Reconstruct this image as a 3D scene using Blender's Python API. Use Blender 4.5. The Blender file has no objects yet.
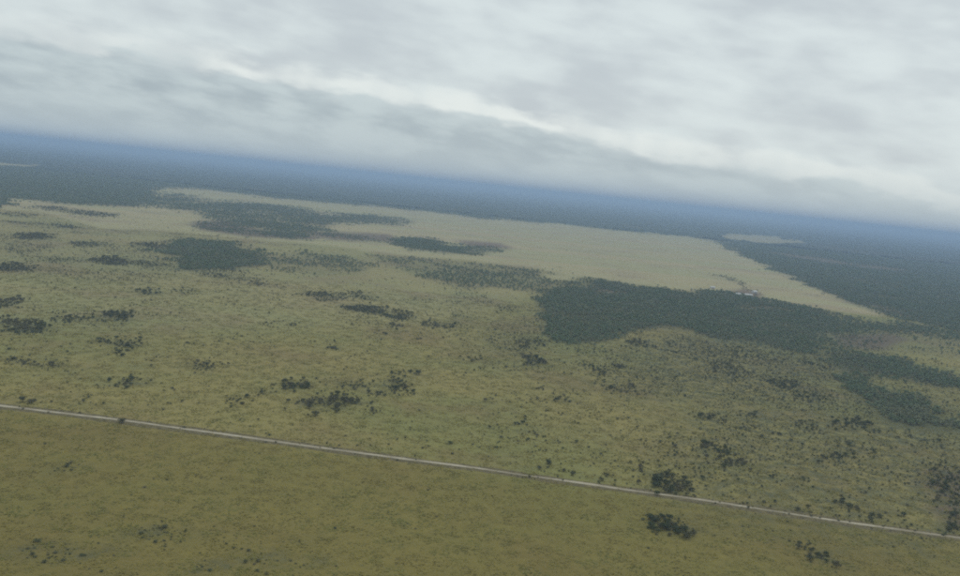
import bpy, math, random
import numpy as np
from mathutils import Matrix, Vector

random.seed(7)
rng = np.random.default_rng(7)
scene = bpy.context.scene
col = scene.collection

# ------------------------------------------------------------------ camera
CAM_H = 150.0
F = 866.0                        # focal length in photo pixels (photo is 960 wide)
PITCH = math.radians(6.81)
ROLL = math.radians(5.95)
cam_data = bpy.data.cameras.new('camera')
cam_data.sensor_width = 36.0
cam_data.lens = 36.0 * F / 960.0
cam_data.clip_start = 0.5
cam_data.clip_end = 400000.0
cam = bpy.data.objects.new('camera', cam_data)
col.objects.link(cam)
CR = Matrix.Rotation(math.pi / 2 - PITCH, 3, 'X') @ Matrix.Rotation(ROLL, 3, 'Z')
cam.matrix_world = Matrix.Translation((0, 0, CAM_H)) @ CR.to_4x4()
scene.camera = cam
CRn = np.array(CR)

# ------------------------------------------------------------------ world
SUN_EL, SUN_AZ = 52.0, 35.0      # degrees, azimuth clockwise from +Y
world = bpy.data.worlds.new('World')
scene.world = world
world.use_nodes = True
wt = world.node_tree
wt.nodes.clear()


class NT:
    """tiny helper for building node trees"""
    def __init__(self, tree):
        self.t = tree

    def n(self, kind, **kw):
        nd = self.t.nodes.new(kind)
        for k, v in kw.items():
            setattr(nd, k, v)
        return nd

    def put(self, sock, v):
        if isinstance(v, bpy.types.NodeSocket):
            self.t.links.new(v, sock)
        elif v is not None:
            sock.default_value = v

    def math(self, op, a, b=None, c=None, clamp=False):
        nd = self.n('ShaderNodeMath', operation=op, use_clamp=clamp)
        self.put(nd.inputs[0], a)
        if b is not None:
            self.put(nd.inputs[1], b)
        if c is not None:
            self.put(nd.inputs[2], c)
        return nd.outputs[0]

    def noise(self, vec, scale, detail=4.0, rough=0.55, distort=0.0):
        nd = self.n('ShaderNodeTexNoise')
        self.put(nd.inputs['Vector'], vec)
        nd.inputs['Scale'].default_value = scale
        nd.inputs['Detail'].default_value = detail
        nd.inputs['Roughness'].default_value = rough
        nd.inputs['Distortion'].default_value = distort
        return nd.outputs['Fac']

    def remap(self, v, a, b, c=0.0, d=1.0, smooth=True):
        nd = self.n('ShaderNodeMapRange', interpolation_type='SMOOTHSTEP' if smooth else 'LINEAR')
        self.put(nd.inputs[0], v)
        for i, x in enumerate((a, b, c, d)):
            self.put(nd.inputs[1 + i], x)
        return nd.outputs[0]

    def mix(self, f, a, b, mode='MIX'):
        nd = self.n('ShaderNodeMix', data_type='RGBA', blend_type=mode)
        self.put(nd.inputs[0], f)
        self.put(nd.inputs[6], a)
        self.put(nd.inputs[7], b)
        return nd.outputs[2]

    def combine(self, x, y, z):
        nd = self.n('ShaderNodeCombineXYZ')
        for i, v in enumerate((x, y, z)):
            self.put(nd.inputs[i], v)
        return nd.outputs[0]


W = NT(wt)
tc = W.n('ShaderNodeTexCoord')
nrm = W.n('ShaderNodeVectorMath', operation='NORMALIZE')
wt.links.new(tc.outputs['Generated'], nrm.inputs[0])
sep = W.n('ShaderNodeSeparateXYZ')
wt.links.new(nrm.outputs[0], sep.inputs[0])
dx, dy, dz = sep.outputs
el = W.math('ABSOLUTE', dz)
den = W.math('ADD', el, 0.012)
u = W.math('DIVIDE', dx, den)     # position on the cloud layer, in cloud heights
v = W.math('DIVIDE', dy, den)
# a long break in the cloud runs straight across the layer; perp is the distance to it
LX, LY, TX, TY = -3.92, 7.7, 0.748, 0.664
uu = W.math('SUBTRACT', u, LX)
vv = W.math('SUBTRACT', v, LY)
perp = W.math('SUBTRACT', W.math('MULTIPLY', vv, TX), W.math('MULTIPLY', uu, TY))
along = W.math('ADD', W.math('MULTIPLY', uu, TX), W.math('MULTIPLY', vv, TY))
dist = W.math('SQRT', W.math('ADD', W.math('MULTIPLY', u, u), W.math('MULTIPLY', v, v)))
ang = W.math('DIVIDE', perp, W.math('ADD', dist, 0.5))      # the same as an angle
# cloud noises; the cloud streets run along the break
pr = W.combine(W.math('MULTIPLY', along, 0.42), W.math('MULTIPLY', perp, 1.0), 3.0)
n_big = W.noise(pr, 0.30, 5.0, 0.55, 0.4)
street = W.math('ADD', el, W.math('MULTIPLY', dx, 0.078))
av = W.combine(W.math('MULTIPLY', dx, 4.6), W.math('MULTIPLY', dy, 4.6), W.math('MULTIPLY', street, 13.5))
n_soft = W.noise(av, 1.5, 3.5, 0.45, 0.1)
n_roll = W.noise(av, 3.2, 4.0, 0.48, 0.12)
n_fine = W.noise(W.combine(W.math('MULTIPLY', dx, 4.6), W.math('MULTIPLY', dy, 4.6), W.math('MULTIPLY', street, 17.0)), 3.6, 4.0, 0.5, 0.1)
n_break = W.noise(W.combine(W.math('MULTIPLY', dx, 5.0), W.math('MULTIPLY', dy, 5.0), 7.3), 1.9, 3.0, 0.5)
sky = W.n('ShaderNodeTexSky', sky_type='NISHITA', sun_disc=False)
sky.sun_elevation = math.radians(SUN_EL)
sky.sun_rotation = math.radians(SUN_AZ)
sky.altitude = 150.0
sky.air_density = 1.0
sky.dust_density = 3.0
nish = W.n('ShaderNodeVectorMath', operation='SCALE')
wt.links.new(sky.outputs[0], nish.inputs[0])
nish.inputs['Scale'].default_value = 0.10

LIGHT = (0.70, 0.775, 0.78, 1)
MIDG = (0.54, 0.60, 0.63, 1)
DARK = (0.40, 0.475, 0.515, 1)
WHITE = (0.79, 0.845, 0.825, 1)
HAZE = (0.215, 0.31, 0.44, 1)
# overhead sheet: soft pale grey billows
f = W.math('ADD', W.math('MULTIPLY', n_soft, 0.65), W.math('MULTIPLY', n_roll, 0.35))
sheet = W.mix(W.remap(f, 0.34, 0.64), MIDG, LIGHT)
# rolls beyond the break: darker blue grey bands
angn = W.math('ADD', ang, W.math('MULTIPLY', W.math('SUBTRACT', n_roll, 0.5), 0.46))
g2 = W.math('ADD', W.math('MULTIPLY', n_fine, 0.5), W.math('MULTIPLY', n_roll, 0.5))
rolls = W.mix(W.remap(g2, 0.34, 0.64), DARK, (0.56, 0.645, 0.665, 1))
c = W.mix(W.remap(angn, -0.06, 0.16), sheet, rolls)
# bright thin cloud in the break: broken along its length, soft on top
gap = W.math('MULTIPLY', W.remap(angn, -0.17, -0.02), W.remap(angn, 0.0, 0.10, 1.0, 0.0))
gap = W.math('MULTIPLY', gap, W.remap(n_break, 0.34, 0.60, 0.25, 1.0))
c = W.mix(gap, c, WHITE)
# mist under the far cloud, then haze low over the horizon
c = W.mix(W.remap(el, 0.005, 0.075, 0.75, 0.0), c, (0.475, 0.56, 0.60, 1))
hz = W.math('POWER', W.remap(el, 0.0, 0.036, 1.0, 0.0, smooth=False), 3.0)
c = W.mix(hz, c, HAZE)
c = W.mix(0.06, c, nish.outputs[0])
bg = W.n('ShaderNodeBackground')
wt.links.new(c, bg.inputs[0])
bg.inputs[1].default_value = 1.0
wo = W.n('ShaderNodeOutputWorld')
wt.links.new(bg.outputs[0], wo.inputs[0])

sun_d = bpy.data.lights.new('sun', 'SUN')
sun_d.energy = 0.9
sun_d.angle = math.radians(14)
sun_d.color = (1.0, 0.96, 0.90)
sun = bpy.data.objects.new('sun', sun_d)
col.objects.link(sun)
e, a = math.radians(SUN_EL), math.radians(SUN_AZ)
sdir = Vector((math.sin(a) * math.cos(e), math.cos(a) * math.cos(e), math.sin(e)))
sun.rotation_euler = sdir.to_track_quat('Z', 'Y').to_euler()

scene.view_settings.view_transform = 'Standard'
scene.view_settings.look = 'None'
scene.view_settings.exposure = 0.0
scene.view_settings.gamma = 1.0
scene.view_settings.use_curve_mapping = False
scene.cycles.volume_bounces = 1
scene.cycles.max_bounces = 5
scene.cycles.filter_width = 2.1
scene.cycles.use_denoising = False

# ------------------------------------------------------------------ photo <-> ground
def to_ground(x, y):
    """point of flat ground seen at a pixel of the 960 x 576 photograph"""
    d = CRn @ np.array([(x - 480.0) / F, (288.0 - y) / F, -1.0])
    t = CAM_H / -d[2]
    return np.array([d[0] * t, d[1] * t])


def to_pixel(X, Y):
    P = np.stack([X, Y, np.full_like(X, -CAM_H)], -1) @ CRn      # = R^T p
    z = np.minimum(P[..., 2], -1e-3)
    return 480.0 + F * P[..., 0] / -z, 288.0 - F * P[..., 1] / -z


def value_noise(X, Y, cell, seed):
    """smooth value noise 0..1 on the ground"""
    r = np.random.default_rng(seed).random((256, 256))
    gx, gy = X / cell, Y / cell
    i, j = np.floor(gx).astype(int), np.floor(gy).astype(int)
    fx, fy = gx - i, gy - j
    fx, fy = fx * fx * (3 - 2 * fx), fy * fy * (3 - 2 * fy)
    g = lambda p, q: r[p % 256, q % 256]
    return (g(i, j) * (1 - fx) + g(i + 1, j) * fx) * (1 - fy) + (g(i, j + 1) * (1 - fx) + g(i + 1, j + 1) * fx) * fy


def fbm(X, Y, cell, seed, octs=3):
    s, amp, tot = 0, 1.0, 0
    for k in range(octs):
        s = s + amp * value_noise(X + 31.7 * k, Y - 17.3 * k, cell / 2 ** k, seed + k)
        tot += amp
        amp *= 0.55
    return np.clip((s / tot - 0.5) * 1.6 + 0.5, 0, 1)


# ------------------------------------------------------------------ land cover map
X0, X1, Y0, Y1 = -260, 1220, 130, 660
gx, gy = np.meshgrid(np.arange(X0, X1) + 0.5, np.arange(Y0, Y1) + 0.5)
HORIZ = 134 + 0.1042 * gx


def inside(poly, px=gx, py=gy):
    res = np.zeros(px.shape, bool)
    n = len(poly)
    for k in range(n):
        (xa, ya), (xb, yb) = poly[k], poly[(k + 1) % n]
        if ya == yb:
            continue
        cnd = (ya > py) != (yb > py)
        res ^= cnd & (px < (xb - xa) * (py - ya) / (yb - ya) + xa)
    return res


def blur(A, nx=1, ny=1):
    for _ in range(nx):
        A = (np.roll(A, 1, 1) + 2 * A + np.roll(A, -1, 1)) / 4
    for _ in range(ny):
        A = (np.roll(A, 1, 0) + 2 * A + np.roll(A, -1, 0)) / 4
    return A


def lookup(A, px, py):
    i = np.clip((px - X0).astype(int), 0, A.shape[1] - 1)
    j = np.clip((py - Y0).astype(int), 0, A.shape[0] - 1)
    return A[j, i]


wood = np.zeros(gx.shape)        # woodland: tall trees
bush = np.zeros(gx.shape)        # clumps of bushes
clump = np.zeros(gx.shape, int)  # which named clump a pixel belongs to

# far edge of the open land
FAR = [(-260, 176), (-60, 190), (8, 197), (60, 203), (130, 207), (139, 204), (150, 190), (165, 187), (210, 189), (270, 197), (340, 203),
       (420, 210), (470, 216), (483, 219), (500, 218), (540, 223), (548, 221), (600, 228), (690, 236), (718, 241),
       (745, 255), (800, 281), (850, 303), (888, 316), (960, 329), (1220, 368)]
far_poly = FAR + [(1220, 100), (-260, 100)]
m = inside(far_poly)
wood[m] = 1.0
LEFT_WOOD = [(-260, 176), (8, 197), (1, 205), (-120, 235), (-260, 235)]
WOODS = [
    (LEFT_WOOD, .95),
    ([(538, 305), (545, 292), (575, 290), (600, 281), (650, 288), (700, 294), (750, 301), (800, 311), (830, 317), (845, 330), (828, 342), (812, 352), (800, 351), (760, 345), (715, 340), (695, 331),
      (660, 328), (625, 332), (600, 343), (570, 343), (545, 336)], 1.0),
    ([(820, 314), (850, 319), (900, 323), (960, 331), (1220, 366), (1220, 376), (960, 346), (900, 337), (860, 337), (820, 350)], .60),
    ([(835, 335), (900, 335), (960, 345), (1220, 372), (1220, 395), (960, 358), (905, 353), (860, 352), (835, 360)], .40),
    ([(836, 356), (870, 354), (905, 359), (925, 372), (960, 378), (1220, 396), (1220, 405), (960, 389), (930, 386), (905, 379), (875, 377), (862, 386),
      (900, 394), (918, 393), (922, 405), (940, 418), (960, 421), (1220, 430), (1220, 448), (960, 434), (920, 432), (890, 428), (875, 415),
      (865, 402), (848, 391), (836, 376)], .97),
    ([(365, 256), (400, 257), (480, 263), (540, 270), (600, 280), (575, 291), (545, 296), (520, 290), (500, 287), (470, 291), (440, 283),
      (415, 276), (395, 267)], .42),
    ([(162, 248), (180, 239), (205, 241), (235, 245), (262, 257), (266, 265), (230, 270), (175, 271), (180, 260)], .98),
    ([(262, 257), (300, 250), (335, 254), (372, 262), (368, 274), (320, 275), (270, 270)], .38),
    ([(390, 241), (402, 237.5), (430, 239), (445, 245), (480, 247), (503, 251), (480, 254), (440, 252.5), (410, 249)], .85),
    ([(305, 232), (350, 233), (395, 238), (390, 243), (330, 240)], .35),
    ([(135, 205), (150, 196), (175, 193), (210, 200), (250, 203), (290, 206), (325, 213), (360, 214), (395, 217), (418, 222), (400, 226),
      (370, 224), (345, 223), (330, 226), (318, 233), (290, 238), (268, 236), (262, 229), (235, 224), (205, 217), (185, 211), (160, 207)], .60),
    ([(185, 222), (215, 221), (262, 232), (310, 236), (310, 240), (250, 237), (200, 229)], .45),
    ([(696, 290), (720, 292), (748, 298), (790, 304), (840, 314), (838, 317), (780, 308), (740, 301), (700, 295)], 1.0),
]
for poly, d in WOODS:
    m = inside(poly)
    wood[m] = np.maximum(wood[m], d)
CLEAR = [  # open ground inside the woods
    [(715, 235), (735, 232), (775, 235), (822, 242), (800, 245), (770, 246), (730, 243)],
    [(755, 250), (800, 254), (850, 262), (912, 270), (905, 273), (840, 266), (780, 257)],
    [(875, 239), (905, 240), (935, 245), (905, 245)],
    [(930, 243), (960, 246), (1050, 256), (1050, 259), (960, 249)],
    [(928, 268), (962, 272), (962, 276), (935, 272)],
    [(-40, 160), (0, 162), (52, 165), (40, 168), (0, 167), (-40, 164)],
    [(540, 272), (577, 276), (578, 280), (560, 281), (542, 278)],
    [(735, 304), (765, 305), (792, 311), (788, 313), (760, 310), (738, 307)],
    [(808, 312), (840, 318), (838, 320), (812, 316)],
    [(580, 285), (606, 288), (636, 292), (635, 295), (598, 292)],
    [(868, 304), (900, 310), (940, 318), (935, 320), (885, 313)],
    [(700, 293), (712, 294), (711, 296), (700, 295)],
]
for k, poly in enumerate(CLEAR):
    m = inside(poly)
    wood[m] *= (.28, .22, .5, .5, .6)[k] if k < 5 else 0.12
wood[inside([(760, 318), (860, 325), (960, 336), (1220, 370), (1220, 392), (960, 356), (860, 350), (800, 352), (740, 343)])] *= .78
for poly in ([(765, 262), (850, 277), (955, 290), (955, 292.5), (850, 280)], [(840, 292), (900, 298), (962, 305), (962, 307), (890, 300)],
             [(640, 212), (720, 220), (800, 228), (720, 221.5)], [(830, 253), (900, 258), (960, 263), (900, 260)]):
    wood[inside(poly)] *= .45
wood = blur(wood, 9, 3)

# clumps of bushes: (cx, cy, rx, ry, cover, clump id)
E = [
    (35, 236, 14, 3, .9), (15, 267, 20, 3, 1), (118, 261, 16, 4, .9), (92, 244, 13, 3, .7), (60, 227, 14, 1.6, .7), (20, 223, 20, 1.5, .5),
    (48, 209, 22, 1.6, .6), (90, 214, 28, 2.4, .6), (20, 215, 20, 1.6, .5), (148, 246, 14, 4, .7), (150, 264, 12, 4, .5), (85, 259, 10, 4, .4),
    (58, 259, 14, 3, .4), (20, 250, 26, 5, .35), (148, 292, 12, 2.5, .85), (190, 290, 8, 2, .5), (5, 303, 9, 5, 1), (2, 320, 6, 5, 1),
    (220, 275, 25, 4, .5), (255, 281, 15, 3, .5), (25, 328, 28, 6, .8), (70, 320, 15, 3, .7), (112, 318, 17, 6, .85), (108, 342, 10, 2.5, .7),
    (130, 345, 12, 4, .7), (127, 352, 6, 2, .6), (158, 355, 8, 3, .4), (20, 361, 13, 2, .9), (48, 364, 18, 2, .8), (72, 369, 6, 1.5, .6),
    (80, 349, 10, 3, .4), (133, 381, 12, 4, .8), (198, 368, 9, 4, .9), (216, 370, 8, 3, .4), (168, 392, 5, 2, .9), (160, 407, 8, 2, .6),
    (234, 399, 6, 3, .8), (230, 408, 3, 1.5, .9), (25, 404, 7, 2, .9), (86, 396, 8, 3, .4), (105, 385, 8, 3, .35),
    (365, 309, 20, 3.5, .95), (400, 316, 11, 3, .95), (395, 325, 10, 1.5, .7), (440, 325, 20, 3, .6), (460, 318, 14, 7, .3), (325, 296, 20, 2.5, .7),
    (362, 297, 14, 3, .6), (290, 307, 12, 2, .3), (290, 324, 7, 2.5, .6), (266, 325, 4, 2, .5), (333, 349, 6, 1.8, .9), (380, 333, 3, 1.3, .7),
    (298, 386, 15, 5, .9, 1), (284, 386, 8, 3, .7, 1), (260, 391, 6, 3, .6), (313, 404, 14, 4.5, 1, 2), (345, 402, 20, 3, .8, 2), (332, 407, 12, 3, .8, 2),
    (370, 408, 5, 3, .9, 2), (311, 416, 6, 2, 1, 2), (293, 404, 5, 3, .7, 2), (357, 385, 15, 3, .7, 3), (375, 392, 8, 4, .5, 3), (398, 386, 11, 5, .8, 3),
    (405, 377, 10, 2, .5, 3), (420, 375, 4, 2, .8), (478, 363, 5, 2, .9), (505, 308, 10, 3, .4), (470, 300, 25, 8, .25),
    (533, 343, 14, 4.5, .65), (535, 362, 15, 5, .97, 4), (515, 345, 30, 12, .28), (640, 343, 13, 3, .75), (690, 350, 35, 10, .36), (722, 367, 17, 6, .6),
    (604, 372, 6, 2.5, .8), (618, 366, 4, 1.8, .9), (612, 385, 10, 3, .6), (625, 387, 6, 3, .6), (556, 396, 6, 2, .8), (516, 420, 6, 1.8, .8),
    (527, 430, 5, 1.8, 1), (541, 387, 6, 1.5, .5), (587, 432, 4, 1.3, .8), (706, 420, 10, 5, .7, 5), (700, 434, 4, 2, .7), (713, 449, 13, 4, 1, 6),
    (724, 453, 9, 5, .95, 6), (737, 466, 14, 3, .85, 6), (640, 472, 7, 2.5, .8), (709, 463, 6, 2.5, .7), (600, 479, 9, 3, .6), (564, 473, 6, 2, .5),
    (537, 465, 4, 1.8, .9), (782, 384, 17, 5, .75), (740, 375, 22, 6, .45), (770, 358, 60, 9, .38), (740, 414, 13, 2.2, .6), (755, 430, 28, 3, .45),
    (810, 425, 16, 4, .55), (845, 427, 13, 5, .75), (865, 427, 11, 4, .85), (812, 397, 18, 5, .5), (855, 450, 10, 5, .6), (830, 457, 16, 5, .5),
    (895, 468, 14, 4, .5), (950, 492, 22, 24, .62, 7), (975, 505, 30, 30, .6, 7), (950, 530, 14, 5, .9, 7), (847, 504, 9, 4.5, .95, 8), (872, 520, 9, 3, .85, 9),
    (762, 506, 6, 1.6, .9, 10), (793, 509, 7, 1.6, .9, 10), (805, 485, 9, 2.2, .6), (828, 492, 5, 2, .8), (903, 516, 4, 2.2, .9), (880, 495, 10, 2.5, .5),
    (806, 549, 8, 5, .95, 11), (812, 556, 7, 4, .8, 11), (826, 558, 11, 3, .75, 11), (832, 566, 14, 3, .65, 11), (915, 440, 40, 8, .3),
    (165, 532, 24, 7, .85, 12), (62, 472, 12, 5, .75, 13), (55, 555, 34, 7, .75, 14), (75, 541, 5, 1.5, .8), (105, 542, 4, 1.5, .8),
    (98, 570, 9, 3, .75), (210, 566, 9, 5, .65), (238, 520, 7, 3, .6), (220, 508, 13, 4, .35), (250, 542, 11, 4, .55, 15), (260, 556, 15, 4, .55, 15),
    (265, 568, 9, 4, .75, 15), (285, 554, 9, 4, .55, 15), (310, 541, 11, 3, .55, 15), (335, 560, 7, 3.5, .75), (310, 563, 11, 4, .55, 15),
    (347, 525, 5, 2, .7), (372, 560, 2.5, 1.5, .9), (183, 429, 3.2, 2.4, 1, 16), (210, 433, 1.6, 2, 1, 16), (848, 521.5, 1.6, 2.4, 1, 16),
    (125, 420, 2, 1.6, 1, 16), (930, 556, 40, 16, .25), (738, 284, 14, 1, .0),
]
for t in E:
    cx, cy, rx, ry, d = t[:5]
    # the real horizon tilts: clumps lie along it
    yy = gy - cy - 0.10 * (gx - cx)
    q = ((gx - cx) / rx) ** 2 + (yy / ry) ** 2
    val = d * np.clip(1.9 - 1.35 * q, 0, 1)
    if len(t) > 5:
        clump[(q < 1.5) & (val > bush * .5)] = t[5]
    bush = np.maximum(bush, val)
THICK_A = [(655, 481), (663, 479), (672, 477.5), (676, 484), (690, 488), (696, 491), (694, 496.5), (685, 496.5), (665, 493), (656, 490)]
THICK_B = [(647, 516), (655, 512.5), (668, 515), (680, 520), (694, 530), (692, 535), (680, 535), (662, 532), (650, 527)]
for poly, cid in ((THICK_A, 17), (THICK_B, 18)):
    m = inside(poly)
    bush[m] = 1.0
    clump[blur(m.astype(float), 4, 4) > .02] = cid
# the line of scrub running up the pasture from the farm
for (xa, ya), (xb, yb) in (((722, 276), (736, 281)), ((736, 281), (752, 291))):
    for s in np.linspace(0, 1, 40):
        cx, cy = xa + (xb - xa) * s, ya + (yb - ya) * s
        q = ((gx - cx) / 1.5) ** 2 + ((gy - cy) / 0.7) ** 2
        bush = np.maximum(bush, .55 * np.clip(1.6 - q, 0, 1))

# small loose shrubs over the grassland (share of a 4 m cell that holds one)
loose = np.where(gy > 406 + .1375 * gx, 0.016, 0.048)
LOOSE = [(840, 455, 200, 90, .52), (900, 520, 120, 40, .34), (740, 368, 150, 45, .62), (560, 345, 110, 40, .26), (600, 420, 150, 55, .11),
         (420, 315, 110, 25, .10), (100, 250, 180, 35, .24), (110, 340, 170, 45, .11), (100, 400, 160, 40, .035), (340, 395, 110, 30, .06),
         (240, 285, 130, 20, .10), (180, 545, 200, 35, .05), (640, 455, 100, 25, .05), (930, 400, 60, 25, .12), (920, 560, 80, 20, .06)]
for cx, cy, rx, ry, d in LOOSE:
    q = ((gx - cx) / rx) ** 2 + ((gy - cy) / ry) ** 2
    loose = np.maximum(loose, d * np.clip(1.35 - q, 0, 1) + .016)
pasture = inside([(x, y - 3) for x, y in FAR[:24]] + [(880, 316), (850, 313), (760, 301), (650, 287), (600, 281), (540, 270), (470, 261), (400, 256),
                 (330, 246), (250, 240), (180, 232), (100, 229), (40, 212), (-60, 205), (-260, 196)])
pasture = pasture.astype(float)
for k in (0, 2, 3, 5, 6):
    pasture[inside(CLEAR[k])] = 1.0
loose = np.maximum(loose, blur(bush, 30, 9) * .55)
loose = np.maximum(loose, blur(wood, 60, 22) * .42)
loose[pasture > .5] *= 0.16
loose[inside([(60, 235), (150, 236), (330, 250), (330, 256), (200, 240), (60, 242)])] *= .3
bare = np.zeros(gx.shape)
for poly in ([(728, 291), (745, 289), (764, 294), (760, 299), (735, 297)], [(190, 222), (225, 220), (265, 231), (320, 236), (318, 240), (250, 237), (200, 230)], [(300, 231), (390, 234), (400, 242), (330, 240)],
             [(455, 240), (500, 243), (515, 249), (470, 247)], CLEAR[7], CLEAR[9], CLEAR[11], CLEAR[1], CLEAR[8], CLEAR[10],
             [(835, 335), (890, 333), (910, 340), (880, 350), (840, 348)], [(920, 470), (960, 468), (1000, 480), (1000, 530), (950, 528), (930, 500)]):
    bare[inside(poly)] = 1.0
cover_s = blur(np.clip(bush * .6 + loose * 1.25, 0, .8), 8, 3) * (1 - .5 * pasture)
wood_s = blur(np.clip(wood, 0, 1), 3, 1)
pale = inside([(-260, 205), (40, 212), (300, 240), (560, 275), (520, 300), (430, 322), (200, 330), (-260, 320)]).astype(float) * .38
pasture_s, bare_s = np.maximum(blur(pasture, 6, 2), blur(pale, 60, 60)), blur(bare, 4, 2)
near_side = 1.0 / (1.0 + np.exp(-(gy - (406 + 0.1375 * gx)) / 2.0))       # this side of the road

# ------------------------------------------------------------------ materials
def material(name):
    mt = bpy.data.materials.new(name)
    mt.use_nodes = True
    mt.node_tree.nodes.clear()
    T = NT(mt.node_tree)
    b = T.n('ShaderNodeBsdfPrincipled')
    b.inputs['Roughness'].default_value = 0.95
    b.inputs['Specular IOR Level'].default_value = 0.1
    o = T.n('ShaderNodeOutputMaterial')
    mt.node_tree.links.new(b.outputs[0], o.inputs[0])
    return mt, T, b


def ground_material():
    mt, T, b = material('grassland')
    g = T.n('ShaderNodeNewGeometry').outputs['Position']
    big = T.noise(g, 1 / 300.0, 6, .6)
    mid = T.noise(g, 1 / 34.0, 6, .66)
    mid2 = T.noise(g, 1 / 120.0, 6, .62)
    speck = T.noise(g, 1 / 3.2, 4, .6)
    small = T.noise(g, 1 / 5.5, 5, .68, .3)
    fine = T.noise(g, 1 / 1.3, 3, .6)
    yellow, green, brown = (.256, .214, .072, 1), (.184, .192, .062, 1), (.208, .160, .062, 1)
    c = T.mix(T.remap(big, .40, .64, 0, .85), yellow, green)
    c = T.mix(T.remap(mid2, .48, .66, 0, .85), c, brown)
    red = T.noise(g, 1 / 14.0, 5, .7)
    c = T.mix(T.remap(red, .66, .80, 0, .4), c, (.235, .135, .060, 1))
    c = T.mix(T.remap(mid, .50, .78, 0, .50), c, (.130, .138, .052, 1))
    at = T.n('ShaderNodeAttribute', attribute_name='near_side').outputs['Fac']
    c = T.mix(T.math('MULTIPLY', at, .62), c, (.160, .128, .028, 1))
    pa = T.n('ShaderNodeAttribute', attribute_name='pasture').outputs['Fac']
    mp = T.n('ShaderNodeMapping')
    T.put(mp.inputs[0], g)
    mp.inputs['Rotation'].default_value = (0, 0, math.radians(-38))
    mp.inputs['Scale'].default_value = (1 / 1500.0, 1 / 130.0, 1)
    streak = T.noise(mp.outputs[0], 1.0, 6, .62)
    pc = T.mix(T.remap(streak, .36, .64), (.355, .296, .155, 1), (.312, .294, .144, 1))
    pc = T.mix(T.remap(mid2, .46, .70, 0, .6), pc, (.255, .205, .125, 1))
    c = T.mix(pa, c, pc)
    c = T.mix(T.math('MULTIPLY', T.remap(speck, .56, .74, 0, .40), T.math('SUBTRACT', 1.0, T.math('MULTIPLY', pa, .6))), c, (.085, .088, .040, 1))
    ba = T.n('ShaderNodeAttribute', attribute_name='bare').outputs['Fac']
    c = T.mix(T.math('MULTIPLY', ba, T.remap(small, .3, .6, .5, 1.0)), c, (.135, .092, .068, 1))
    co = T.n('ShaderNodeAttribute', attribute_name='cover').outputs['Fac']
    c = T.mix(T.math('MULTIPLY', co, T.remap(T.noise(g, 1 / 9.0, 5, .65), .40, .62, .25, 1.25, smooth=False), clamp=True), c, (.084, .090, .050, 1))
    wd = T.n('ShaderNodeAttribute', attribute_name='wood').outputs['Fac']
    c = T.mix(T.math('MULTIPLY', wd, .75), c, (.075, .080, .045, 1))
    k = T.math('ADD', T.math('MULTIPLY', small, .75), T.math('MULTIPLY', fine, .35))
    c = T.mix(1.0, c, T.combine(*[T.remap(k, .30, .80, .80, 1.20, smooth=False)] * 3), 'MULTIPLY')
    T.put(b.inputs['Base Color'], c)
    bp = T.n('ShaderNodeBump')
    bp.inputs['Strength'].default_value = .45
    bp.inputs['Distance'].default_value = .5
    T.put(bp.inputs['Height'], k)
    T.put(b.inputs['Normal'], bp.outputs[0])
    return mt


def leaf_material(name, dark, light, odd):
    mt, T, b = material(name)
    g = T.n('ShaderNodeNewGeometry')
    oi = T.n('ShaderNodeObjectInfo')
    c = T.mix(g.outputs['Random Per Island'], dark, light)
    c = T.mix(T.remap(oi.outputs['Random'], .62, 1.0, 0, .8, smooth=False), c, odd)
    stand = T.noise(g.outputs['Position'], 1 / 55.0, 4, .6)
    c = T.mix(T.remap(stand, .44, .68, 0, .65), c, odd)
    T.put(b.inputs['Base Color'], c)
    b.inputs['Roughness'].default_value = .8
    return mt


def plain(name, colr, scale=2.0, amount=.35, rough=.9):
    mt, T, b = material(name)
    tcn = T.n('ShaderNodeNewGeometry').outputs['Position']
    n = T.noise(tcn, scale, 4, .6)
    f = T.remap(n, .3, .7, 1 - amount, 1 + amount, smooth=False)
    T.put(b.inputs['Base Color'], T.mix(1.0, colr, T.combine(f, f, f), 'MULTIPLY'))
    b.inputs['Roughness'].default_value = rough
    return mt


def canopy_material():
    mt, T, b = material('forest_canopy')
    g = T.n('ShaderNodeNewGeometry').outputs['Position']
    a1 = T.noise(g, 1 / 1400.0, 4, .6, .3)
    a2 = T.noise(g, 1 / 16.0, 4, .7)
    a3 = T.noise(g, 1 / 330.0, 4, .6, .3)
    c = T.mix(T.remap(a2, .3, .7), (.024, .036, .022, 1), (.058, .076, .044, 1))
    c = T.mix(T.remap(a1, .50, .70, 0, .5), c, (.070, .066, .044, 1))
    c = T.mix(T.remap(a3, .56, .72, 0, .7), c, (.115, .105, .064, 1))
    T.put(b.inputs['Base Color'], c)
    return mt


MAT_GROUND = ground_material()
MAT_LEAF = leaf_material('tree_leaves', (.100, .140, .074, 1), (.208, .262, .136, 1), (.222, .218, .128, 1))
MAT_BUSH = leaf_material('bush_leaves', (.044, .058, .026, 1), (.108, .126, .054, 1), (.160, .138, .076, 1))
MAT_HERB = leaf_material('low_bush_leaves', (.060, .076, .038, 1), (.132, .154, .072, 1), (.165, .148, .075, 1))
MAT_GRASS = leaf_material('grass_blades', (.178, .150, .036, 1), (.250, .206, .056, 1), (.165, .168, .042, 1))
MAT_BARK = plain('bark', (.085, .065, .048, 1), 3.0)
MAT_CANOPY = canopy_material()

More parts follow.
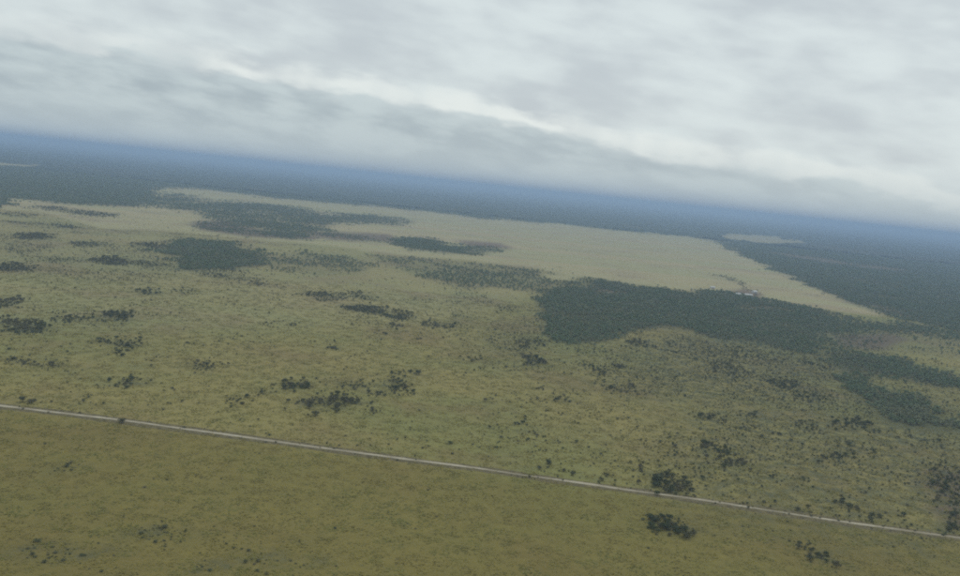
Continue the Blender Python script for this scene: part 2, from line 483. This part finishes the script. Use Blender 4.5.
# ------------------------------------------------------------------ mesh helpers
def mesh_from(name, V, Fc, mats, mat_idx=None):
    me = bpy.data.meshes.new(name)
    me.from_pydata([tuple(map(float, p)) for p in V], [], [tuple(map(int, f)) for f in Fc])
    for mt in mats:
        me.materials.append(mt)
    if mat_idx is not None:
        me.polygons.foreach_set('material_index', np.asarray(mat_idx, dtype=np.int32))
    me.update()
    return me


def link(name, me, parent=None, kind=None):
    o = bpy.data.objects.new(name, me)
    col.objects.link(o)
    if parent is not None:
        o.parent = parent
    if kind:
        o['kind'] = kind
    return o


def tag(o, label, cat, group=None):
    o['label'] = label
    o['category'] = cat
    if group:
        o['group'] = group


def float_attr(me, name, arr, kind='FLOAT'):
    at = me.attributes.new(name, kind, 'POINT')
    at.data.foreach_set('value', np.ascontiguousarray(arr, dtype=np.float32 if kind == 'FLOAT' else np.int32))


# ------------------------------------------------------------------ ground: one sheet, finer where the camera looks
def build_ground():
    fine_x = np.arange(-2600, 2601, 16.0)
    fine_y = np.concatenate([np.arange(-200, 1200, 12.0), np.arange(1200, 4400, 24.0)])
    lo = -np.array([90000, 45000, 22000, 12000, 7000, 4400, 3200.0])
    xs = np.concatenate([lo, fine_x, -lo[::-1]])
    ys = np.concatenate([[-90000, -30000, -9000, -2500, -800.0], fine_y, np.geomspace(4500, 90000, 60)])
    XX, YY = np.meshgrid(xs, ys)
    px, py = to_pixel(XX.ravel(), YY.ravel())
    front = YY.ravel() > 150
    nx, ny = len(xs), len(ys)
    V = np.stack([XX.ravel(), YY.ravel(), np.zeros(nx * ny)], -1)
    idx = np.arange(nx * ny).reshape(ny, nx)
    Fc = np.stack([idx[:-1, :-1], idx[:-1, 1:], idx[1:, 1:], idx[1:, :-1]], -1).reshape(-1, 4)
    me = mesh_from('ground', V, Fc, [MAT_GROUND])
    for nm, A in (('pasture', pasture_s), ('bare', bare_s), ('near_side', near_side), ('cover', cover_s), ('wood', wood_s)):
        val = np.where(front, lookup(A, px, py), 1.0 if nm == 'near_side' else 0.0)
        float_attr(me, nm, val)
    link('ground', me, kind='structure')


build_ground()

# ------------------------------------------------------------------ road: a low raised dirt bed with a rutted crown, and its scraped verge
ROAD_PX = [(-240, 377), (-120, 391), (0, 405.5), (60, 412.5), (120, 420), (185, 429), (250, 437.5), (320, 447.5), (400, 458), (480, 468.5), (560, 480),
           (640, 491.5), (720, 502.5), (780, 512), (870, 525.5), (960, 537.5), (1080, 555), (1220, 575)]
RP = np.array([to_ground(*p) for p in ROAD_PX])


def resample(P, step):
    seg = np.linalg.norm(np.diff(P, axis=0), axis=1)
    s = np.concatenate([[0], np.cumsum(seg)])
    t = np.arange(0, s[-1], step)
    return np.stack([np.interp(t, s, P[:, 0]), np.interp(t, s, P[:, 1])], -1)


RC = resample(RP, 4.0)
for _ in range(30):
    RC[1:-1] = (RC[:-2] + 2 * RC[1:-1] + RC[2:]) / 4
tan = np.gradient(RC, axis=0)
tan /= np.linalg.norm(tan, axis=1)[:, None]
RN = np.stack([-tan[:, 1], tan[:, 0]], -1)           # to the far side of the road


def strip(name, mat, profile, wobble, seed, lift=0.0):
    n = len(RC)
    r = np.random.default_rng(seed)
    V, Fc = [], []
    k = len(profile)
    w = np.stack([np.convolve(r.normal(0, wobble, n + 8), np.ones(9) / 9, 'valid') * 2 for _ in range(2)], -1)
    for i in range(n):
        for j, (off, z) in enumerate(profile):
            o = off + (w[i, 0] if j < k / 2 else w[i, 1])
            p = RC[i] + RN[i] * o
            V.append((p[0], p[1], z + lift))
    for i in range(n - 1):
        for j in range(k - 1):
            Fc.append((i * k + j, (i + 1) * k + j, (i + 1) * k + j + 1, i * k + j + 1))
    me = mesh_from(name, V, Fc, [mat])
    return link(name, me, kind='structure')


def road_material():
    mt, T, b = material('pale_dirt')
    g = T.n('ShaderNodeNewGeometry').outputs['Position']
    n1, n2 = T.noise(g, 1 / 18.0, 4, .6), T.noise(g, 1 / 1.6, 4, .65)
    c = T.mix(T.remap(n1, .32, .68), (.29, .25, .175, 1), (.46, .41, .305, 1))
    c = T.mix(T.remap(n2, .5, .75, 0, .55), c, (.24, .20, .135, 1))
    T.put(b.inputs['Base Color'], c)
    return mt


strip('road_verge', plain('scraped_verge', (.130, .108, .054, 1), .35, .5), [(-6.0, .02), (-2, .035), (2, .035), (4.2, .02)], .9, 3)
strip('dirt_road', road_material(), [(-1.3, .0), (-1.15, .12), (-.95, .15), (-.72, .10), (-.32, .17), (.32, .17), (.72, .10), (.95, .15), (1.15, .12), (1.3, .0)],
      .45, 5, lift=.04)

# ------------------------------------------------------------------ foliage prototypes
def crown_mesh(name, seed, mats, cards=150, lobes=6, flat=.75, card=.30, trunk=True):
    """crown of unit radius about its stem base: ragged leaf clumps spread through several lobes"""
    r = np.random.default_rng(seed)
    L = []
    for k in range(lobes):
        aa = 2 * math.pi * (k + r.random()) / lobes
        rad = r.uniform(.25, .62) if k else 0
        L.append((rad * math.cos(aa), rad * math.sin(aa), r.uniform(.75, 1.25) * flat if k else 1.25 * flat, r.uniform(.36, .52)))
    V, Fc = [], []
    for k in range(cards):
        lx, ly, lz, lr = L[r.integers(lobes)]
        d = r.normal(size=3)
        d /= np.linalg.norm(d)
        d[2] = abs(d[2]) if r.random() < .65 else d[2]
        p = np.array([lx, ly, lz]) + d * lr * r.uniform(.55, 1.08) * np.array([1, 1, .8])
        n = d + r.normal(0, .55, 3)
        n /= np.linalg.norm(n)
        t = np.cross(n, r.normal(size=3))
        t /= np.linalg.norm(t)
        b_ = np.cross(n, t)
        s1, s2 = card * r.uniform(.55, 1.25), card * r.uniform(.4, .95)
        i = len(V)
        V += [p + t * s1 * .5, p + b_ * s2 * .5 + n * .05, p - t * s1 * .5, p - b_ * s2 * .5 - n * .04]
        Fc.append((i, i + 1, i + 2, i + 3))
    crown_v, crown_f = V, Fc
    tv, tf = [], []

    def limb(a_, b_, ra, rb):
        a_, b_ = np.array(a_), np.array(b_)
        ax = (b_ - a_) / np.linalg.norm(b_ - a_)
        s = np.cross(ax, (.3, .9, .1))
        s /= np.linalg.norm(s)
        t = np.cross(ax, s)
        i = len(tv)
        for q in range(4):
            an = q * math.pi / 2
            tv.append(a_ + ra * (s * math.cos(an) + t * math.sin(an)))
        for q in range(4):
            an = q * math.pi / 2
            tv.append(b_ + rb * (s * math.cos(an) + t * math.sin(an)))
        for q in range(4):
            tf.append((i + q, i + (q + 1) % 4, i + 4 + (q + 1) % 4, i + 4 + q))
    fork = (r.uniform(-.05, .05), r.uniform(-.05, .05), .42 * flat)
    limb((0, 0, -.04), fork, .075, .05)
    for (lx, ly, lz, lr) in L[:4]:
        limb(fork, (lx, ly, lz), .042, .016)
    return crown_v, crown_f, tv, tf


PROTO_TREE = [crown_mesh('t', 11 + k, None, cards=120, lobes=6 + k % 2, flat=.85, card=.36) for k in range(4)]
PROTO_BUSH = [crown_mesh('b', 31 + k, None, cards=90, lobes=5, flat=.55, card=.40) for k in range(4)]
PROTO_NEAR = [crown_mesh('n', 51 + k, None, cards=300, lobes=7, flat=.70, card=.24) for k in range(5)]


def tuft_mesh(seed, n=26, spread=3.4):
    """a scatter of grass tussocks a few metres across, each a sheaf of bent blades"""
    r = np.random.default_rng(seed)
    V, Fc = [], []
    for k in range(n):
        cx, cy = r.uniform(-spread, spread, 2)
        h = r.uniform(.18, .5)
        for q in range(5):
            an = r.uniform(0, 2 * math.pi)
            dx_, dy_ = math.cos(an), math.sin(an)
            w, out = r.uniform(.14, .30), r.uniform(.35, .85)
            i = len(V)
            V += [(cx - dy_ * w, cy + dx_ * w, -.02), (cx + dy_ * w, cy - dx_ * w, -.02), (cx + dx_ * out, cy + dy_ * out, h)]
            Fc.append((i, i + 1, i + 2))
    return V, Fc, [], []


def scatter_object(name, protos, mats, pts, scl, rot, zs, label, cat):
    """one mass of plants: the object's mesh holds the plant shapes and the points; its nodes set a plant on each point"""
    V, Fc, mi, tp = [], [], [], []
    for k, (cv, cf, tv, tf) in enumerate(protos):
        b0 = len(V)
        V += list(cv)
        Fc += [tuple(i + b0 for i in f) for f in cf]
        mi += [0] * len(cf)
        b1 = len(V)
        V += list(tv)
        Fc += [tuple(i + b1 for i in f) for f in tf]
        mi += [1] * len(tf)
        tp += [k + 1] * (len(V) - b0)
    nP = len(V)
    me = bpy.data.meshes.new(name)
    P = np.concatenate([np.array([tuple(map(float, p)) for p in V]), np.column_stack([pts, np.zeros(len(pts))])])
    me.from_pydata(P.tolist(), [], Fc)
    for mt in mats:
        me.materials.append(mt)
    me.polygons.foreach_set('material_index', np.array(mi, dtype=np.int32))
    pad = np.zeros(nP)
    float_attr(me, 'proto', np.concatenate([tp, np.zeros(len(pts))]), 'INT')
    float_attr(me, 'pick', np.concatenate([pad, rng.integers(0, len(protos), len(pts))]), 'INT')
    float_attr(me, 'size', np.concatenate([pad + 1, scl]))
    float_attr(me, 'tall', np.concatenate([pad + 1, zs]))
    float_attr(me, 'turn', np.concatenate([pad, rot]))
    o = link(name, me, kind='stuff')
    tag(o, label, cat)
    ng = bpy.data.node_groups.new(name + '_nodes', 'GeometryNodeTree')
    ng.interface.new_socket('Geometry', in_out='INPUT', socket_type='NodeSocketGeometry')
    ng.interface.new_socket('Geometry', in_out='OUTPUT', socket_type='NodeSocketGeometry')
    nd, lk = ng.nodes, ng.links
    gi, go = nd.new('NodeGroupInput'), nd.new('NodeGroupOutput')

    def attr(nm, ty):
        a_ = nd.new('GeometryNodeInputNamedAttribute')
        a_.data_type = ty
        a_.inputs[0].default_value = nm
        return a_.outputs[0]

    def pick_proto(k):
        cmpn = nd.new('FunctionNodeCompare')
        cmpn.data_type = 'INT'
        cmpn.operation = 'EQUAL'
        lk.new(attr('proto', 'INT'), cmpn.inputs[2])
        cmpn.inputs[3].default_value = k
        s = nd.new('GeometryNodeSeparateGeometry')
        lk.new(gi.outputs[0], s.inputs[0])
        lk.new(cmpn.outputs[0], s.inputs[1])
        return s.outputs[0]
    g2i = nd.new('GeometryNodeGeometryToInstance')
    for k in reversed(range(len(protos))):
        lk.new(pick_proto(k + 1), g2i.inputs[0])
    iop = nd.new('GeometryNodeInstanceOnPoints')
    lk.new(pick_proto(0), iop.inputs['Points'])
    lk.new(g2i.outputs[0], iop.inputs['Instance'])
    iop.inputs['Pick Instance'].default_value = True
    lk.new(attr('pick', 'INT'), iop.inputs['Instance Index'])
    cr = nd.new('ShaderNodeCombineXYZ')
    lk.new(attr('turn', 'FLOAT'), cr.inputs[2])
    e2r = nd.new('FunctionNodeEulerToRotation')
    lk.new(cr.outputs[0], e2r.inputs[0])
    lk.new(e2r.outputs[0], iop.inputs['Rotation'])
    cs = nd.new('ShaderNodeCombineXYZ')
    sz = attr('size', 'FLOAT')
    lk.new(sz, cs.inputs[0])
    lk.new(sz, cs.inputs[1])
    lk.new(attr('tall', 'FLOAT'), cs.inputs[2])
    lk.new(cs.outputs[0], iop.inputs['Scale'])
    lk.new(iop.outputs[0], go.inputs[0])
    md = o.modifiers.new('scatter', 'NODES')
    md.node_group = ng
    return o


# ------------------------------------------------------------------ where plants stand
def ground_grid(r0, r1, step, half_deg=41.0):
    t = math.tan(math.radians(half_deg))
    ys = np.arange(r0 * .72, r1, step)
    n = int(r1 * t / step)
    XX, YY = np.meshgrid(np.arange(-n, n + 1) * step, ys)
    XX, YY = XX.ravel(), YY.ravel()
    XX = XX + rng.uniform(-.5, .5, XX.shape) * step
    YY = YY + rng.uniform(-.5, .5, YY.shape) * step
    d = np.hypot(XX, YY)
    k = (d > r0) & ((d < r1) if r1 < 4000 else (YY < r1)) & (np.abs(XX) < YY * t + 60)
    return XX[k], YY[k]


def road_dist(X, Y):
    """distance to the road line (coarse)"""
    d = np.full(X.shape, 1e9)
    near = np.hypot(X, Y) < 1600
    idx = np.where(near)[0]
    R = RC[::4]
    for s in range(0, len(idx), 4000):
        q = idx[s:s + 4000]
        d[q] = np.sqrt(((X[q, None] - R[None, :, 0]) ** 2 + (Y[q, None] - R[None, :, 1]) ** 2).min(1))
    return d


def warped(X, Y, amp=.022):
    """pixel of a ground point pushed about by noise: ragged edges for the cover map"""
    r_ = np.hypot(X, Y)
    a_ = (fbm(X, Y, 46, 91) - .5) * r_ * amp * 2
    b_ = (fbm(X, Y, 46, 97) - .5) * r_ * amp * 5
    return to_pixel(X + a_ + rng.normal(0, .004, X.shape) * r_, Y + b_ + rng.normal(0, .010, X.shape) * r_)


# woodland trees
tx, ty, ts = [], [], []
for r0, r1, step, sz in ((560, 2200, 4.7, 2.9), (2200, 4300, 7.2, 4.4)):
    X, Y = ground_grid(r0, r1, step)
    px, py = to_pixel(X, Y)
    n = fbm(X, Y, 70, 5)
    d = lookup(wood, *warped(X, Y, .013))
    d = d * (1 - .42 * np.clip((fbm(X, Y, 130, 65) - .55) * 4, 0, 1))
    k = d > .38 * n + .58 * rng.random(X.shape)
    tx.append(X[k]); ty.append(Y[k]); ts.append(sz * rng.uniform(.62, 1.25, k.sum()) * (.6 + .4 * np.clip(d[k], 0, 1)))
tx, ty, ts = map(np.concatenate, (tx, ty, ts))
scatter_object('woodland', PROTO_TREE, [MAT_LEAF, MAT_BARK], np.stack([tx, ty], -1), ts, rng.uniform(0, 6.28, len(tx)),
               ts * rng.uniform(.70, 1.1, len(ts)) * np.where(np.hypot(tx, ty) > 2200, .72, 1.0), 'dark green woodland covering the flat land beyond the open savanna', 'woodland')
print('trees', len(tx))

# bushes: dense clumps and loose shrubs
bxs, bys, bss, bk = [], [], [], []
X, Y = ground_grid(280, 2300, 2.9)
px, py = to_pixel(X, Y)
n = fbm(X, Y, 14, 15)
d = lookup(bush, *warped(X, Y, .008))
tk = np.isin(lookup(clump, px, py), (17, 18)) & (lookup(bush, px, py) > .9)
k = ((d > .42 * n + .56 * rng.random(X.shape)) | tk) & (lookup(wood, px, py) < .5)
bxs.append(X[k]); bys.append(Y[k]); bss.append(np.clip(rng.lognormal(.30, .38, k.sum()), .5, 2.8) * (.45 + .6 * d[k])); bk.append(d[k])
X, Y = ground_grid(280, 2300, 3.6)
px, py = to_pixel(X, Y)
n = fbm(X, Y, 38, 25)
d = np.where(py > 406 + .1375 * px, 1.7, 2.5) * lookup(loose, px, py) * np.clip((n - .22) * 2.4, .12, 2.0)
k = (rng.random(X.shape) < d) & (lookup(wood, px, py) < .5)
bxs.append(X[k]); bys.append(Y[k]); bss.append(np.clip(rng.lognormal(-.52, .42, k.sum()), .3, 1.9)); bk.append(np.zeros(k.sum()))
bx_, by_, bs_, bd_ = map(np.concatenate, (bxs, bys, bss, bk))
rd = road_dist(bx_, by_)
ppx, ppy = to_pixel(bx_, by_)
cid = lookup(clump, ppx, ppy)
keep = (rd > 3.6 + bs_ * .6) | (cid == 16)
bx_, by_, bs_, bd_, ppx, ppy, cid = [q[keep] for q in (bx_, by_, bs_, bd_, ppx, ppy, cid)]
print('bushes', len(bx_))

low = (ppy > 406 + .1375 * ppx) & ~np.isin(cid, (11, 16, 18))
bs_ = np.where(low, bs_ * .62, bs_)
# the 300 that show largest stand as plants of their own; the rest is a mass
show = bs_ / np.hypot(bx_, by_)
inframe = (ppx > 1) & (ppx < 959) & (ppy > 150) & (ppy < 575)
order = np.argsort(-np.where(inframe, show * np.where(np.isin(cid, (17, 18, 11, 8)), 1.3, 1.0), 0))
chosen = order[:300]
rest = order[300:]
scatter_object('scrub', PROTO_BUSH, [MAT_BUSH, MAT_BARK], np.stack([bx_[rest], by_[rest]], -1), bs_[rest], rng.uniform(0, 6.28, len(rest)),
               bs_[rest] * rng.uniform(.7, 1.15, len(rest)) * np.where(low[rest], .6, 1.0), 'dark low scrub dotted over the open grassland in clumps and specks', 'scrub')

CL = {
    0: ('small dark shrub standing alone in the open grass', 'lone shrubs dotted over the grass'),
    1: ('dark bush in the small clump left of centre, above the road', 'bushes of the small clump left of centre'),
    2: ('dark bush in the long straggling clump left of centre', 'bushes of the long clump left of centre'),
    3: ('greyish bush in the thin clump right of the long straggling clump', 'bushes of the thin clump left of centre'),
    4: ('dark bush in the isolated thicket below the woodland corner', 'bushes below the woodland corner'),
    5: ('bush in the small clump above the strip of thicket right of centre', 'bushes above the thicket strip'),
    6: ('dark bush in the slanting strip of thicket right of centre', 'bushes of the slanting thicket strip'),
    7: ('brownish bush in the wide scrub patch at the right edge of the picture', 'bushes of the scrub at the right edge'),
    8: ('dark bush in the round clump just beyond the road at lower right', 'bushes of the round clump beyond the road'),
    9: ('dark bush in the little clump touching the road at lower right', 'bushes of the little clump at the road'),
    10: ('low dark bush in the row along the far edge of the road', 'bushes in a row along the road'),
    11: ('dark bush in the loose trailing clump below the road at lower right', 'bushes of the loose clump below the road'),
    12: ('low green bush in the faint grass patch at lower left', 'bushes of the faint patch at lower left'),
    13: ('low green bush in the small faint patch below the road at far left', 'bushes of the faint patch at far left'),
    14: ('low bush in the faint patch in the bottom left corner', 'bushes of the bottom left patch'),
    15: ('low dark bush in the scattered group at the bottom, left of centre', 'bushes of the bottom group'),
    16: ('small bush growing over the edge of the pale road', 'bushes overgrowing the road'),
    17: ('dark green bush in the dense thicket on the far edge of the road', 'bushes of the thicket touching the road'),
    18: ('dark green bush in the dense oval thicket below the road', 'bushes of the oval thicket below the road'),
}
ORD = ['first', 'second', 'third', 'fourth', 'fifth', 'sixth', 'seventh', 'eighth', 'ninth', 'tenth', 'eleventh', 'twelfth', 'thirteenth',
       'fourteenth', 'fifteenth', 'sixteenth', 'seventeenth', 'eighteenth', 'nineteenth', 'twentieth']
LABEL = {}
for c_ in CL:
    mem = sorted((int(i) for i in chosen if cid[i] == c_), key=lambda i: ppx[i])
    if c_ == 0:                       # lone shrubs: by place along and across the road
        cells = {}
        for i in mem:
            off = ppy[i] - (406 + .1375 * ppx[i])
            side = 'below the road' if off > 0 else 'just above the road' if off > -45 else 'well above the road' if off > -85 else 'far above the road'
            third = ['at far left', 'at left', 'left of centre', 'right of centre', 'at right', 'at far right'][int(ppx[i] // 160)]
            cells.setdefault((side, third), []).append(i)
        for (side, third), q in cells.items():
            for j, i in enumerate(q):
                LABEL[i] = ('lone dark shrub in the grass %s %s' % (side, third) if len(q) == 1 else
                            'lone shrub in grass %s %s, %s from the left' % (side, third, ORD[min(j, 19)]))
    elif len(mem) > 2:
        LABEL[mem[0]] = 'leftmost ' + CL[c_][0]
        LABEL[mem[-1]] = 'rightmost ' + CL[c_][0]
NEAR_MESH = []
for k, (cv, cf, tv, tf) in enumerate(PROTO_NEAR):
    NEAR_MESH.append((mesh_from('bush_crown', cv, cf, [MAT_BUSH]), mesh_from('bush_stem', tv, tf, [MAT_BARK])))
HERB = {}
for cm, sm in NEAR_MESH:
    HERB[cm.name] = cm.copy()
    HERB[cm.name].materials[0] = MAT_HERB
for i in chosen:
    cm, sm = NEAR_MESH[random.randrange(len(NEAR_MESH))]
    c_ = int(cid[i])
    root = bpy.data.objects.new('bush', None)
    col.objects.link(root)
    root.empty_display_size = .3
    root.location = (bx_[i], by_[i], 0)
    root.rotation_euler = (0, 0, random.uniform(0, 6.28))
    s = float(bs_[i]) * (1.12 if c_ in (17, 18) else 1.0)
    root.scale = (s, s * random.uniform(.85, 1.15), s * random.uniform(.75, 1.15) * (.62 if low[i] else 1.0))
    tag(root, LABEL.get(int(i), CL[c_][0]), 'bush', CL[c_][1])
    link('crown', HERB[cm.name] if low[i] else cm, root)
    link('trunk', sm, root)

# grass tussocks over the nearer grassland
X, Y = ground_grid(270, 1150, 6.6, 40)
k = (road_dist(X, Y) > 6.5) & (rng.random(X.shape) < np.clip(1.25 - np.hypot(X, Y) / 1400, .2, 1))
X, Y = X[k], Y[k]
gs = rng.uniform(.7, 1.25, len(X))
scatter_object('grass', [tuft_mesh(70 + k) for k in range(4)], [MAT_GRASS, MAT_BARK], np.stack([X, Y], -1), gs, rng.uniform(0, 6.28, len(X)),
               gs * rng.uniform(.35, .75, len(X)), 'dry yellow green grass tussocks covering the near savanna', 'grass')
print('grass', len(X))

# ------------------------------------------------------------------ far forest: a bumpy canopy where single trees are under a pixel
def canopy(r0, r1, step, zlo, zhi, V, Fc):
    t = math.tan(math.radians(42))
    ys = np.arange(r0, r1 + step, step)
    n = int(r1 * t / step) + 1
    XX, YY = np.meshgrid(np.arange(-n, n + 1) * step, ys)
    jit = rng.uniform(-.3, .3, (2,) + XX.shape) * step
    jit[:, 0, :] = jit[:, -1, :] = 0
    Xj, Yj = XX + jit[0], YY + jit[1]
    px, py = to_pixel(Xj, Yj)
    d = lookup(wood, px, py)
    n1 = fbm(Xj, Yj, step * 7, 55)
    cover = (d > .45 * n1 + .25)
    z = np.where(cover, rng.uniform(zlo, zhi, XX.shape), -.3)
    ny, nx = XX.shape
    wedge = np.abs(XX) < YY * t + step
    idx = np.arange(ny * nx).reshape(ny, nx)
    f = np.stack([idx[:-1, :-1], idx[:-1, 1:], idx[1:, 1:], idx[1:, :-1]], -1)
    ok = (cover[:-1, :-1] | cover[:-1, 1:] | cover[1:, 1:] | cover[1:, :-1]) & wedge[:-1, :-1] & wedge[1:, 1:]
    f = f[ok]
    used = np.unique(f)
    remap = np.full(ny * nx, -1)
    remap[used] = np.arange(len(used)) + len(V)
    P = np.stack([Xj.ravel(), Yj.ravel(), z.ravel()], -1)[used]
    V += P.tolist()
    Fc += remap[f].tolist()


V, Fc = [], []
canopy(4200, 9000, 24, 3, 9, V, Fc)
canopy(9000, 22000, 80, 4, 9, V, Fc)
canopy(22000, 88000, 400, 5, 9, V, Fc)
o = link('far_forest', mesh_from('far_forest', V, Fc, [MAT_CANOPY]), kind='stuff')
tag(o, 'distant forest fading into blue haze along the horizon', 'forest')

# ------------------------------------------------------------------ farm buildings at the edge of the pasture
MAT_WALL = plain('whitewash', (.56, .545, .51, 1), .8, .2)
MAT_ROOF = plain('pale_sheet_roof', (.50, .50, .48, 1), .6, .25, .6)
MAT_DOOR = plain('weathered_wood', (.16, .10, .06, 1), 2)
MAT_PANE = plain('dark_pane', (.03, .035, .04, 1), 1, .1, .2)


def box(x0, x1, y0, y1, z0, z1):
    V = [(x, y, z) for z in (z0, z1) for y in (y0, y1) for x in (x0, x1)]
    Fc = [(0, 2, 3, 1), (4, 5, 7, 6), (0, 1, 5, 4), (1, 3, 7, 5), (3, 2, 6, 7), (2, 0, 4, 6)]
    return V, Fc


def farm_building(px, py, L, Wd, H, RH, turn, label):
    p = to_ground(px, py)
    root = bpy.data.objects.new('farm_building', None)
    col.objects.link(root)
    root.location = (p[0], p[1], 0)
    root.rotation_euler = (0, 0, math.radians(turn))
    tag(root, label, 'building', 'pale buildings of the farm')
    l, w = L / 2, Wd / 2
    Vw = [(-l, -w, -.1), (l, -w, -.1), (l, w, -.1), (-l, w, -.1), (-l, -w, H), (l, -w, H), (l, w, H), (-l, w, H), (-l, 0, H + RH), (l, 0, H + RH)]
    Fw = [(0, 1, 5, 4), (1, 2, 6, 9, 5), (2, 3, 7, 6), (3, 0, 4, 8, 7)]
    link('wall', mesh_from('wall', Vw, Fw, [MAT_WALL]), root)
    o_, th = .5, .14
    sl = RH / w
    Vr, Fr = [], []
    for s in (-1, 1):
        i = len(Vr)
        y1_, z1_ = s * (w + o_), H - sl * o_
        for dz_ in (.02, .02 + th):
            Vr += [(-l - o_, 0, H + RH + dz_), (l + o_, 0, H + RH + dz_), (l + o_, y1_, z1_ + dz_), (-l - o_, y1_, z1_ + dz_)]
        Fr += [tuple(i + q for q in f) for f in ((0, 1, 2, 3), (4, 5, 6, 7), (0, 1, 5, 4), (1, 2, 6, 5), (2, 3, 7, 6), (3, 0, 4, 7))]
    link('roof', mesh_from('roof', Vr, Fr, [MAT_ROOF]), root)
    V_, F_ = box(-.6, .6, -w - .06, -w - .004, 0, 2.1)
    link('door', mesh_from('door', V_, F_, [MAT_DOOR]), root)
    me = mesh_from('window', *box(-.6, .6, -.05, -.004, 1.0, 2.1), [MAT_PANE])
    nwin = max(2, int(L / 4))
    for q in range(nwin):
        x = -l + L * (q + .5) / nwin
        if abs(x) < 1.6:
            continue
        wn = link('window', me, root)
        wn.location = (x, -w, 0)


farm_building(712.3, 288.6, 8, 6, 2.8, 1.5, 8, 'small white farm building standing apart, left of the others, on the pasture edge')
farm_building(738.3, 295.6, 9, 6.5, 3.0, 1.6, -12, 'white farm building at the left end of the farm cluster')
farm_building(748.2, 296.4, 13, 6.5, 3.0, 1.6, -8, 'long low pale farm building in the middle of the farm cluster')
farm_building(754.2, 293.2, 8, 7, 3.2, 1.9, 20, 'white farm building behind the long one, at the right of the cluster')

# ------------------------------------------------------------------ haze: one closed box of even, pale air
def haze():
    mt = bpy.data.materials.new('haze_air')
    mt.use_nodes = True
    nt = mt.node_tree
    nt.nodes.clear()
    pv_ = nt.nodes.new('ShaderNodeVolumePrincipled')
    pv_.inputs['Color'].default_value = (.51, .69, .97, 1)
    pv_.inputs['Density'].default_value = 1.5e-4
    pv_.inputs['Anisotropy'].default_value = 0.0
    pv_.inputs['Blackbody Intensity'].default_value = 0
    out = nt.nodes.new('ShaderNodeOutputMaterial')
    nt.links.new(pv_.outputs[0], out.inputs['Volume'])
    R = 95000
    V_, F_ = box(-R, R, -R, R, -1.3, CAM_H + 8)
    o = link('haze', mesh_from('haze', V_, F_, [mt]), kind='stuff')
    tag(o, 'pale blue haze in the air over the plain', 'haze')


haze()
